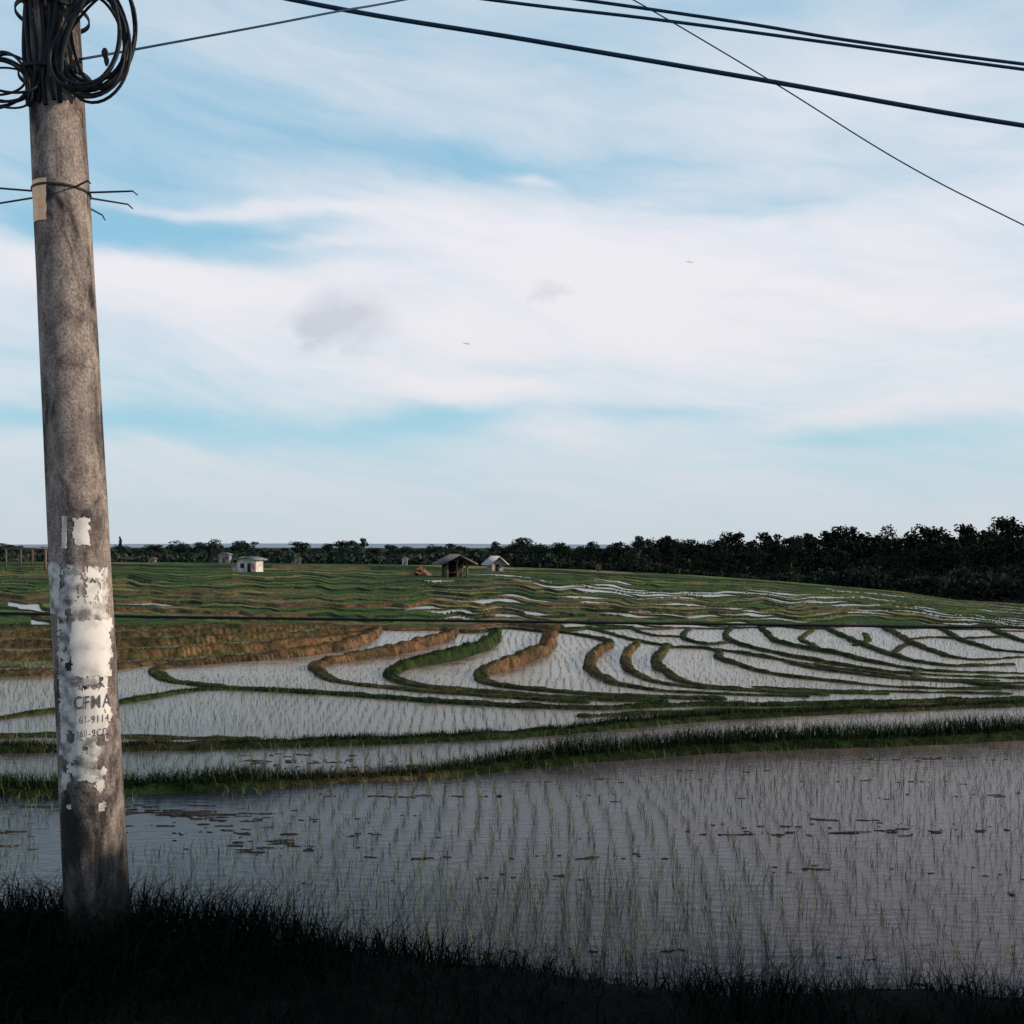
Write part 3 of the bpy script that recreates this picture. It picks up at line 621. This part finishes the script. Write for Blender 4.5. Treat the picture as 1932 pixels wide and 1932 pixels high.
# ------------------------------------------------------------------ utility pole
PD=4.5
def pole_c(z):  return (-1.90+(-2.105+1.90)*(z-1.22)/(5.29-1.22), PD)
def pole_r(z):  return .140+(.115-.140)*(z-1.22)/(5.29-1.22)
pole=empty("utility_pole",(pole_c(1.0)[0],PD,1.0)); PO=Vector(pole.location)
zs=np.linspace(.5,7.6,90); seg=64; v=[]
for z in zs:
    cx,cy=pole_c(z); rr=pole_r(z)
    for k in range(seg):
        a=2*math.pi*k/seg; q=rr*(1+.004*math.sin(z*9+k*.6)); v.append((cx+q*math.sin(a)-PO.x,cy-q*math.cos(a)-PO.y,z-PO.z))
f=[]
for i in range(len(zs)-1):
    for k in range(seg): f.append((i*seg+k,i*seg+(k+1)%seg,(i+1)*seg+(k+1)%seg,(i+1)*seg+k))
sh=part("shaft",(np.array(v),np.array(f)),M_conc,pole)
sh.data.polygons.foreach_set("use_smooth",np.ones(len(sh.data.polygons),dtype=bool))
PHI0=math.atan2(1.95,4.5)
def p2pole(px,py):
    z=H+(HY-py)/F*(PD-.12); cx,_=pole_c(z); rr=pole_r(z); cpx=CX+cx/PD*F; hw=rr/PD*F*1.09
    t=max(-.97,min(.97,(px-cpx)/hw)); return PHI0+math.asin(t),z
def onpole(th,z,off):
    cx,cy=pole_c(z); rr=pole_r(z)+off; return (cx+rr*math.sin(th)-PO.x,cy-rr*math.cos(th)-PO.y,z-PO.z)
def poster(name,px0,px1,py0,py1,mat,off=.003,torn=.15,seed=0,label=None,holes=0.0,fx=6.,fy=7.,fade=0.0):
    r=random.Random(seed); nu,nv=40,int(max(40,(py1-py0)/2.2)); idx={}; v=[];f=[]
    I,J=np.meshgrid(np.arange(nu),np.arange(nv),indexing='ij')
    u=(I+.5)/nu-.5; w=(J+.5)/nv-.5; ar=(py1-py0)/(px1-px0)
    nzv=fbm(u*fx+seed*3.1,w*fy*max(1,ar*.7)+seed,seed,4); ed=np.minimum(.5-abs(u),(.5-abs(w))*ar)
    keep=(ed>torn*nzv)&(nzv>holes+fade*np.clip(w*2,0,1)**1.5)
    def vid(i,j):
        if (i,j) in idx: return idx[(i,j)]
        uu=i/nu; ww=j/nv
        th,z=p2pole(px0+(px1-px0)*(uu+r.uniform(-.008,.008)),py0+(py1-py0)*(ww+r.uniform(-.3,.3)/nv))
        v.append(onpole(th,z,off+.001*math.sin(uu*7+ww*5))); idx[(i,j)]=len(v)-1; return idx[(i,j)]
    for i in range(nu):
        for j in range(nv):
            if keep[i,j]: f.append((vid(i,j),vid(i+1,j),vid(i+1,j+1),vid(i,j+1)))
    o=part(name,(np.array(v),np.array(f)),mat,pole)
    if label: o["label"]=label
    return o
poster("poster",60,92,333,416,M_tan,seed=1,torn=.12,label="peach orange torn sticker scrap")
poster("poster",116,130,972,1036,M_paperclean,seed=2,torn=.3)
poster("poster",134,174,972,1036,M_paperclean,seed=3,torn=.3)
poster("poster",90,120,1056,1164,M_paper,seed=4,torn=.3,off=.005)
poster("poster",102,213,1060,1545,M_paper,seed=8,torn=.18,holes=.37,off=.002,fx=8,fy=7,fade=.27,label="peeling whitish remains of old pasted bills")
poster("poster",120,150,1062,1150,M_paper,seed=5,torn=.25,holes=.33,off=.004)
poster("poster",152,202,1062,1148,M_paperclean,seed=15,torn=.35,holes=.40,off=.004,fx=8)
poster("poster",128,206,1152,1178,M_paper,seed=9,torn=.2,holes=.38,off=.0035)
poster("poster",128,213,1164,1284,M_paperclean,seed=6,torn=.16,off=.006,label="plain blank white bill",fx=9,fy=9,holes=.08)
p7=poster("poster",132,215,1284,1402,M_paperclean,seed=7,torn=.30,holes=.20,off=.0045,fx=9,fy=8,label="torn bill printed with CFMA in faded black")
poster("poster",138,196,1400,1470,M_paper,seed=12,torn=.5,holes=.40,off=.0035)
def pole_text(txt,px0,px1,pyb,pyt,bold=0,sp=1.15):
    cu=bpy.data.curves.new("lettering",'FONT'); cu.body=txt; cu.offset=bold; cu.resolution_u=3; cu.space_character=sp
    o=bpy.data.objects.new("tmp",cu); COL.objects.link(o); bpy.context.view_layer.update()
    me=bpy.data.meshes.new_from_object(o.evaluated_get(bpy.context.evaluated_depsgraph_get()))
    bpy.data.objects.remove(o)
    co=np.array([vv_.co[:] for vv_ in me.vertices]); mn=co.min(0); mx=co.max(0)
    for vv_ in me.vertices:
        u=(vv_.co.x-mn[0])/(mx[0]-mn[0]); w=(vv_.co.y-mn[1])/(mx[1]-mn[1])
        th,z=p2pole(px0+(px1-px0)*u,pyb+(pyt-pyb)*w); vv_.co=onpole(th,z,.0072)
    me.materials.clear(); me.materials.append(M_ink); me.name="lettering"
    return link("lettering",me,p7)
pole_text("CFMA",141,207,1337,1312,.008,1.2)
pole_text("L TMA",150,196,1299,1291,0)
pole_text("61-9114",150,203,1364,1350,.0,1.25)
pole_text("61-9CD",152,201,1389,1376,.0,1.2)
def pt(px,py,d=PD): return ((px-CX)/F*d,d,H+(HY-py)/F*d)
def cable(name,pts,r,mat,label,cat="cable",seg=8,group=None,parent=None):
    path=smooth_line(pts,10); o=link(name,mesh_np(name,*tube_np(path,r,seg),mat,smooth=True),parent)
    if parent is None: tag(o,label,cat,group=group)
    return o
g="overhead cables"
cable("overhead_cable",[pt(-300,-190,6),pt(540,-3,6),pt(1000,76,6),pt(1450,153,6),pt(1932,237,6),pt(2600,330,6)],.0145,M_cableblue,"thick dark blue overhead cable sagging across the sky","cable",group=g)
cable("overhead_cable",[pt(200,-100,6.4),pt(905,-3,6.4),pt(1240,37,6.4),pt(1560,80,6.4),pt(1932,131,6.4),pt(2600,215,6.4)],.0105,M_cableblue,"thick dark blue overhead cable sagging across the sky","cable",group=g)
cable("overhead_cable",[pt(500,-80,6.6),pt(1080,-3,6.6),pt(1400,43,6.6),pt(1600,76,6.6),pt(1932,121,6.6),pt(2600,200,6.6)],.011,M_cableblue,"thick dark blue overhead cable sagging across the sky","cable",group=g)
cable("overhead_wire",[pt(900,-160,6.2),pt(1190,-3,6.2),pt(1450,150,6.2),pt(1700,305,6.2),pt(1932,425,6.2),pt(2500,700,6.2)],.0042,M_cableblue,"thin dark wire slanting down across the sky","wire")
cable("overhead_wire",[pt(150,112,4.45),pt(240,96,4.6),pt(500,48,5.0),pt(640,21,5.3),pt(780,-4,5.7),pt(1200,-90,6.5)],.0055,M_cableblue,"thin dark wire stretched from the concrete pole","wire")
cable("drop_wire",[pt(-900,1140,5.3),pt(0,1157,5.3),pt(240,1163,5.3),pt(700,1169,5.3),pt(1300,1177,5.3),pt(1932,1184,5.3),pt(2900,1192,5.3)],.0075,M_cable,"low black wire strung level above the paddies","wire")
def coil(cx,cy,sw,sh,n,seed,tilt,r=.0075,dd=-.14):
    rr=random.Random(seed); parts=[]
    for k in range(n):
        a0=rr.uniform(.82,1.15); b0=rr.uniform(.75,1.1); ox=rr.uniform(-14,14); oy=rr.uniform(-16,16); tl=tilt+rr.uniform(-.35,.35); dep=PD+dd+rr.uniform(-.04,.05)
        pts=[]
        for i in range(41):
            t=2*math.pi*i/40; ex=sw*a0*math.cos(t)*(1+.25*math.sin(t+.6)); ey=sh*b0*math.sin(t)
            X_=ex*math.cos(tl)-ey*math.sin(tl); Y_=ex*math.sin(tl)+ey*math.cos(tl)
            pts.append(pt(cx+ox+X_,cy+oy+Y_,dep+.05*math.sin(t+k)))
        parts.append(tube_np(pts,r*rr.uniform(.75,1.15),7))
    return join(parts)
o=link("cable_coil",mesh_np("cable_coil",*coil(172,66,56,108,11,3,.12),M_cable,smooth=True)); tag(o,"bundle of looped black cable hanging on the pole","cable coil",group="cable coils hung on the pole")
o=link("cable_coil",mesh_np("cable_coil",*coil(0,152,62,42,7,8,.1,.006),M_cable,smooth=True)); tag(o,"smaller bundle of looped black cable on the pole","cable coil",group="cable coils hung on the pole")
parts=[]
for k in range(7):
    px0=56+k*9; pts=[]
    for j,py in enumerate((-160,-60,20,90,150,195+6*math.sin(k*2))):
        th,z=p2pole(px0+5*math.sin(j*1.7+k),py); p=onpole(th,z,.012+.01*(k%3)); pts.append((p[0],p[1],p[2]))
    parts.append(tube_np(smooth_line(pts,6),.010,7))
part("cable_riser",join(parts),M_cable,pole)
def ring(z,off,hgt,nseg=40):
    v=[];f=[]
    for k in range(nseg):
        th=2*math.pi*k/nseg
        for o_ in (off,off+.006):
            for zz in (z-hgt/2,z+hgt/2): v.append(onpole(th,zz,o_))
    for k in range(nseg):
        a=k*4;b_=((k+1)%nseg)*4
        f+= [(a+2,b_+2,b_+3,a+3),(a,a+1,b_+1,b_),(a+1,a+3,b_+3,b_+1),(a,b_,b_+2,a+2)]
    return np.array(v),np.array(f)
for py in (30,150): part("strap",ring(H+(HY-py)/F*PD,.036 if py<100 else .034,.02),M_cable,pole)
parts=[]
for c_,rx,h_ in (((198,104),.016,.03),((201,118),.012,.03)):
    p=pt(*c_,PD-.05); q=np.array(p)-np.array(PO)
    parts.append(tube_np([q+np.array([0,0,h_]),q+np.array([0,0,h_*.4]),q,q-np.array([0,0,h_*.5])],[rx*.5,rx,rx*.9,rx*.4],10))
part("insulator",join(parts),M_steel,pole)
q0=np.array(pt(45,10,PD))-np.array(PO)
part("bracket",tube_np([q0+np.array([.03,0,0]),q0+np.array([-.03,-.02,.05]),q0+np.array([-.14,-.03,.08]),q0+np.array([-.6,-.04,.08])],.018,8),M_steel,pole)
zc=H+(HY-364)/F*PD
col=empty("spike_collar",(pole_c(zc)[0],PD,zc)); CO=np.array(col.location)
v,f=ring(zc,.001,.010); part("collar",(v+np.array(PO)-CO,f),M_steel,col)
for ang,ln in ((52,.11),(88,.21),(124,.17),(-78,.34),(-112,.36),(-150,.20),(170,.2)):
    a=math.radians(ang); rr=pole_r(zc); dx,dy=math.sin(a),-math.cos(a)
    p0=np.array([dx*(rr-.005),dy*(rr-.005),0]); p1=np.array([dx*(rr+ln),dy*(rr+ln),.004]); p2=p1+np.array([dx*.022,dy*.022,-.018])
    part("spike",tube_np([p0,(p0+p1)/2,p1,p2],[.0045,.0045,.004,.003],6),M_steel,col)
tag(col,"steel anti-climb collar of bent spikes round the pole","spike collar")
tag(pole,"weathered leaning concrete utility pole with torn white bills","utility pole")

M_kite=noise_mat("red_kite_cloth",(.5,.16,.12),(.65,.25,.18),scale=2)
for px,py,d in ((880,648,110),(1300,494,130)):
    s=d/F; e=empty("kite",pt(px,py,d))
    v=np.array([(-8*s,0,1*s),(-2*s,.2,1.8*s),(8*s,0,0),(-2*s,-.2,-1.2*s)]); part("sail",(v,np.array([(0,1,2,3)])),M_kite,e)
    part("tail",tube_np([(0,0,-.8*s),(3*s,0,-2*s),(7*s,0,-2.2*s)],.3*s,5),M_kite,e)
    tag(e,"small red kite flying high in the sky","kite",group="kites in the sky")

M_shirt=noise_mat("grey_shirt",(.12,.13,.16),(.2,.21,.24),scale=5)
M_hat=noise_mat("straw_hat",(.3,.25,.16),(.4,.33,.2),scale=8)
fd=150.; fx=(1825-CX)/F*fd; fz=float(valley(1825.,fd))
e=empty("person",(fx,fd,fz))
sk=[((0,0,.95),.13,-1),((0,0,1.2),.13,0),((0,0,1.4),.12,1),((0,0,1.5),.055,2),((0,-.01,1.62),.095,3),((0,-.01,1.7),.07,4),
 ((-.19,0,1.4),.055,2),((-.27,.02,1.12),.04,6),((-.26,-.08,.88),.03,7),((.19,0,1.4),.055,2),((.27,.02,1.12),.04,9),((.26,-.08,.88),.03,10),
 ((-.1,0,.88),.09,0),((-.12,0,.48),.06,12),((-.13,.02,.08),.045,13),((-.13,-.12,.03),.035,14),((.1,0,.88),.09,0),((.12,0,.48),.06,16),((.13,.02,.08),.045,17),((.13,-.12,.03),.035,18)]
me=bpy.data.meshes.new("body"); me.from_pydata([s_[0] for s_ in sk],[(i,s_[2]) for i,s_ in enumerate(sk) if s_[2]>=0],[]); me.materials.append(M_shirt)
bo=link("body",me,e); md=bo.modifiers.new("s",'SKIN'); 
for i,s_ in enumerate(sk): me.skin_vertices[0].data[i].radius=(s_[1],s_[1]*.85)
me.skin_vertices[0].data[0].use_root=True
ms=bo.modifiers.new("u",'SUBSURF'); ms.levels=1
part("hat",tube_np([(0,0,1.66),(0,0,1.70),(0,0,1.84)],[.24,.20,.02],14),M_hat,e)
tag(e,"person in grey clothes and straw hat standing by the field","person")

# ------------------------------------------------------------------ sky
SUN_EL=math.radians(20); SUN_AZ=math.radians(91)
w=bpy.data.worlds.new("World"); scene.world=w; w.use_nodes=True
try:
    w.cycles.sampling_method='MANUAL'; w.cycles.sample_map_resolution=512
except Exception as ex: print(ex)
nt=w.node_tree; N=nt.nodes; L=nt.links; N.clear()
out=N.new("ShaderNodeOutputWorld"); bg=N.new("ShaderNodeBackground"); bg.inputs[1].default_value=.1; L.new(bg.outputs[0],out.inputs[0])
sky=N.new("ShaderNodeTexSky"); sky.sky_type='NISHITA'; sky.sun_disc=False; sky.sun_elevation=SUN_EL; sky.sun_rotation=SUN_AZ; sky.dust_density=2
tc=N.new("ShaderNodeTexCoord"); sp=N.new("ShaderNodeSeparateXYZ"); L.new(tc.outputs["Generated"],sp.inputs[0])
def M(op,a,b_=None,c=None,clamp=False):
    n=N.new("ShaderNodeMath"); n.operation=op; n.use_clamp=clamp
    for i,x_ in enumerate((a,b_,c)):
        if x_ is None: continue
        if isinstance(x_,(int,float)): n.inputs[i].default_value=x_
        else: L.new(x_,n.inputs[i])
    return n.outputs[0]
U=M('ARCTAN2',sp.outputs[0],sp.outputs[1])
hyp=M('SQRT',M('ADD',M('MULTIPLY',sp.outputs[0],sp.outputs[0]),M('MULTIPLY',sp.outputs[1],sp.outputs[1])))
Vv=M('ARCTAN2',sp.outputs[2],hyp)
def comb(a,b_,c=0.0):
    n=N.new("ShaderNodeCombineXYZ")
    for i,x_ in enumerate((a,b_,c)):
        if isinstance(x_,(int,float)): n.inputs[i].default_value=x_
        else: L.new(x_,n.inputs[i])
    return n.outputs[0]
def NZ(vec,scale,detail=4,rough=.5,dist_=0):
    n=N.new("ShaderNodeTexNoise"); n.inputs["Scale"].default_value=scale; n.inputs["Detail"].default_value=detail; n.inputs["Roughness"].default_value=rough; n.inputs["Distortion"].default_value=dist_
    L.new(vec,n.inputs["Vector"]); return n.outputs["Fac"]
wn1=NZ(comb(M('MULTIPLY',U,3.),M('MULTIPLY',Vv,8.)),1,3); wn2=NZ(comb(M('MULTIPLY',U,3.5),M('MULTIPLY',Vv,9.),4.0),1,4)
Uw=M('ADD',U,M('MULTIPLY',M('SUBTRACT',wn1,.5),.24)); Vw=M('ADD',Vv,M('MULTIPLY',M('SUBTRACT',wn2,.5),.09))
st=NZ(comb(M('MULTIPLY',Uw,2.6),M('ADD',M('MULTIPLY',Vw,12.),M('MULTIPLY',U,1.6))),1,6,.5)
st2=NZ(comb(M('MULTIPLY',Uw,7.),M('ADD',M('MULTIPLY',Vw,36.),M('MULTIPLY',U,7.)),2.),1,8,.62)
def gauss(px,py,sx_,sy_,Ui=None,Vi=None):
    u0=math.atan((px-CX)/F); v0=math.atan((HY-py)/F*math.cos(u0)); Ui=Ui or Uw; Vi=Vi or Vw
    a=M('DIVIDE',M('SUBTRACT',Ui,u0),sx_/F); b_=M('DIVIDE',M('SUBTRACT',Vi,v0),sy_/F)
    return M('EXPONENT',M('MULTIPLY',M('ADD',M('MULTIPLY',a,a),M('MULTIPLY',b_,b_)),-1))
blobs=[(270,445,260,40,-.88),(200,310,300,100,-.36),(620,290,330,55,-.38),(1080,310,300,40,-.38),(270,810,330,40,-.62),(760,785,220,28,-.50),(1250,785,250,20,-.25),(1650,825,220,22,-.27),(1450,385,260,32,-.31),(1380,10,260,40,-.25),(330,160,300,60,-.14),(1750,80,200,60,.15),
 (980,500,420,110,.40),(280,535,240,46,.5),(1500,560,420,150,.38),(850,735,220,34,.36),(480,405,200,13,.42),(560,470,180,13,.28),(1000,333,60,11,.38),(1600,785,330,26,.25),(700,640,500,60,.3),(1500,200,300,90,.15),(850,130,300,60,.15)]
acc=M('ADD',.61,M('MULTIPLY',M('SUBTRACT',st,.5),1.1)); acc=M('ADD',acc,M('MULTIPLY',M('SUBTRACT',st2,.5),.72))
for px,py,sx_,sy_,wt in blobs: acc=M('ADD',acc,M('MULTIPLY',gauss(px,py,sx_,sy_),wt))
cm=N.new("ShaderNodeMapRange"); cm.interpolation_type='SMOOTHSTEP'; cm.inputs[1].default_value=-.14; cm.inputs[2].default_value=1.15; cm.inputs[3].default_value=0; cm.inputs[4].default_value=1; L.new(acc,cm.inputs[0])
cfac=cm.outputs[0]
def ramp(fac,stops):
    n=N.new("ShaderNodeValToRGB"); els=n.color_ramp.elements
    while len(els)<len(stops): els.new(.5)
    for e_,(p,c) in zip(els,stops): e_.position=p; e_.color=(*c,1)
    L.new(fac,n.inputs[0]); return n.outputs[0]
clear=ramp(Vv,[(0,(.59,.70,.76)),(.10,(.36,.66,.79)),(.22,(.30,.60,.79)),(.5,(.29,.54,.74)),(1,(.10,.20,.40))])
cloud=ramp(Vv,[(0,(.63,.66,.71)),(.06,(.71,.72,.76)),(.16,(.83,.82,.86)),(.32,(.85,.84,.89)),(.52,(.60,.70,.80)),(.75,(.28,.34,.44)),(1,(.22,.27,.36))])
def mix(f_,a,b_,bt='MIX'):
    n=N.new("ShaderNodeMix"); n.data_type='RGBA'; n.blend_type=bt
    if isinstance(f_,(int,float)): n.inputs[0].default_value=f_
    else: L.new(f_,n.inputs[0])
    for i,x_ in ((6,a),(7,b_)):
        if isinstance(x_,tuple): n.inputs[i].default_value=(*x_,1)
        else: L.new(x_,n.inputs[i])
    return n.outputs[2]
def vscale(c,k):
    n=N.new("ShaderNodeVectorMath"); n.operation='SCALE'; L.new(c,n.inputs[0]); n.inputs[3].default_value=k; return n.outputs[0]
clr=mix(.92,vscale(sky.outputs[0],1.0),vscale(clear,10)); 
full=mix(cfac,clr,vscale(cloud,10))
pn=NZ(comb(M('MULTIPLY',U,26.),M('MULTIPLY',Vv,34.)),1,4,.5)
pu=M('ADD',U,M('MULTIPLY',M('SUBTRACT',pn,.5),.03)); pv=M('ADD',Vv,M('MULTIPLY',M('SUBTRACT',pn,.5),.05))
puff=M('ADD',M('MULTIPLY',gauss(655,598,82,52,pu,pv),1.0),M('ADD',M('MULTIPLY',gauss(585,618,42,22,pu,pv),.75),M('MULTIPLY',gauss(1040,546,52,20,pu,pv),.55)))
puffm=M('MULTIPLY',M('SUBTRACT',M('ADD',puff,M('MULTIPLY',M('SUBTRACT',pn,.5),.5)),.18),1.4,clamp=True)
puffm=M('MULTIPLY',puffm,.60)
full=mix(puffm,full,(5.0,5.4,6.2))
L.new(full,bg.inputs[0])
sl=bpy.data.lights.new("sun",'SUN'); sl.energy=5.0; sl.angle=math.radians(.5); sl.color=(1,.81,.61)
so=bpy.data.objects.new("sun",sl); COL.objects.link(so)
dirv=Vector((math.sin(SUN_AZ)*math.cos(SUN_EL),math.cos(SUN_AZ)*math.cos(SUN_EL),math.sin(SUN_EL)))
so.rotation_euler=dirv.to_track_quat('Z','Y').to_euler(); so.location=(20,-10,15)

cam=bpy.data.cameras.new("camera"); cam.lens=36*F/1932.; cam.sensor_width=36; cam.shift_y=(HY-966)/1932.; cam.clip_end=20000; cam.clip_start=.05
co=bpy.data.objects.new("camera",cam); COL.objects.link(co); co.location=(0,0,H); co.rotation_euler=(math.radians(90),0,0)
scene.camera=co
scene.view_settings.view_transform='Standard'; scene.view_settings.look='None'; scene.view_settings.exposure=0
print("trees",ntree,"seedlings",len(sx))
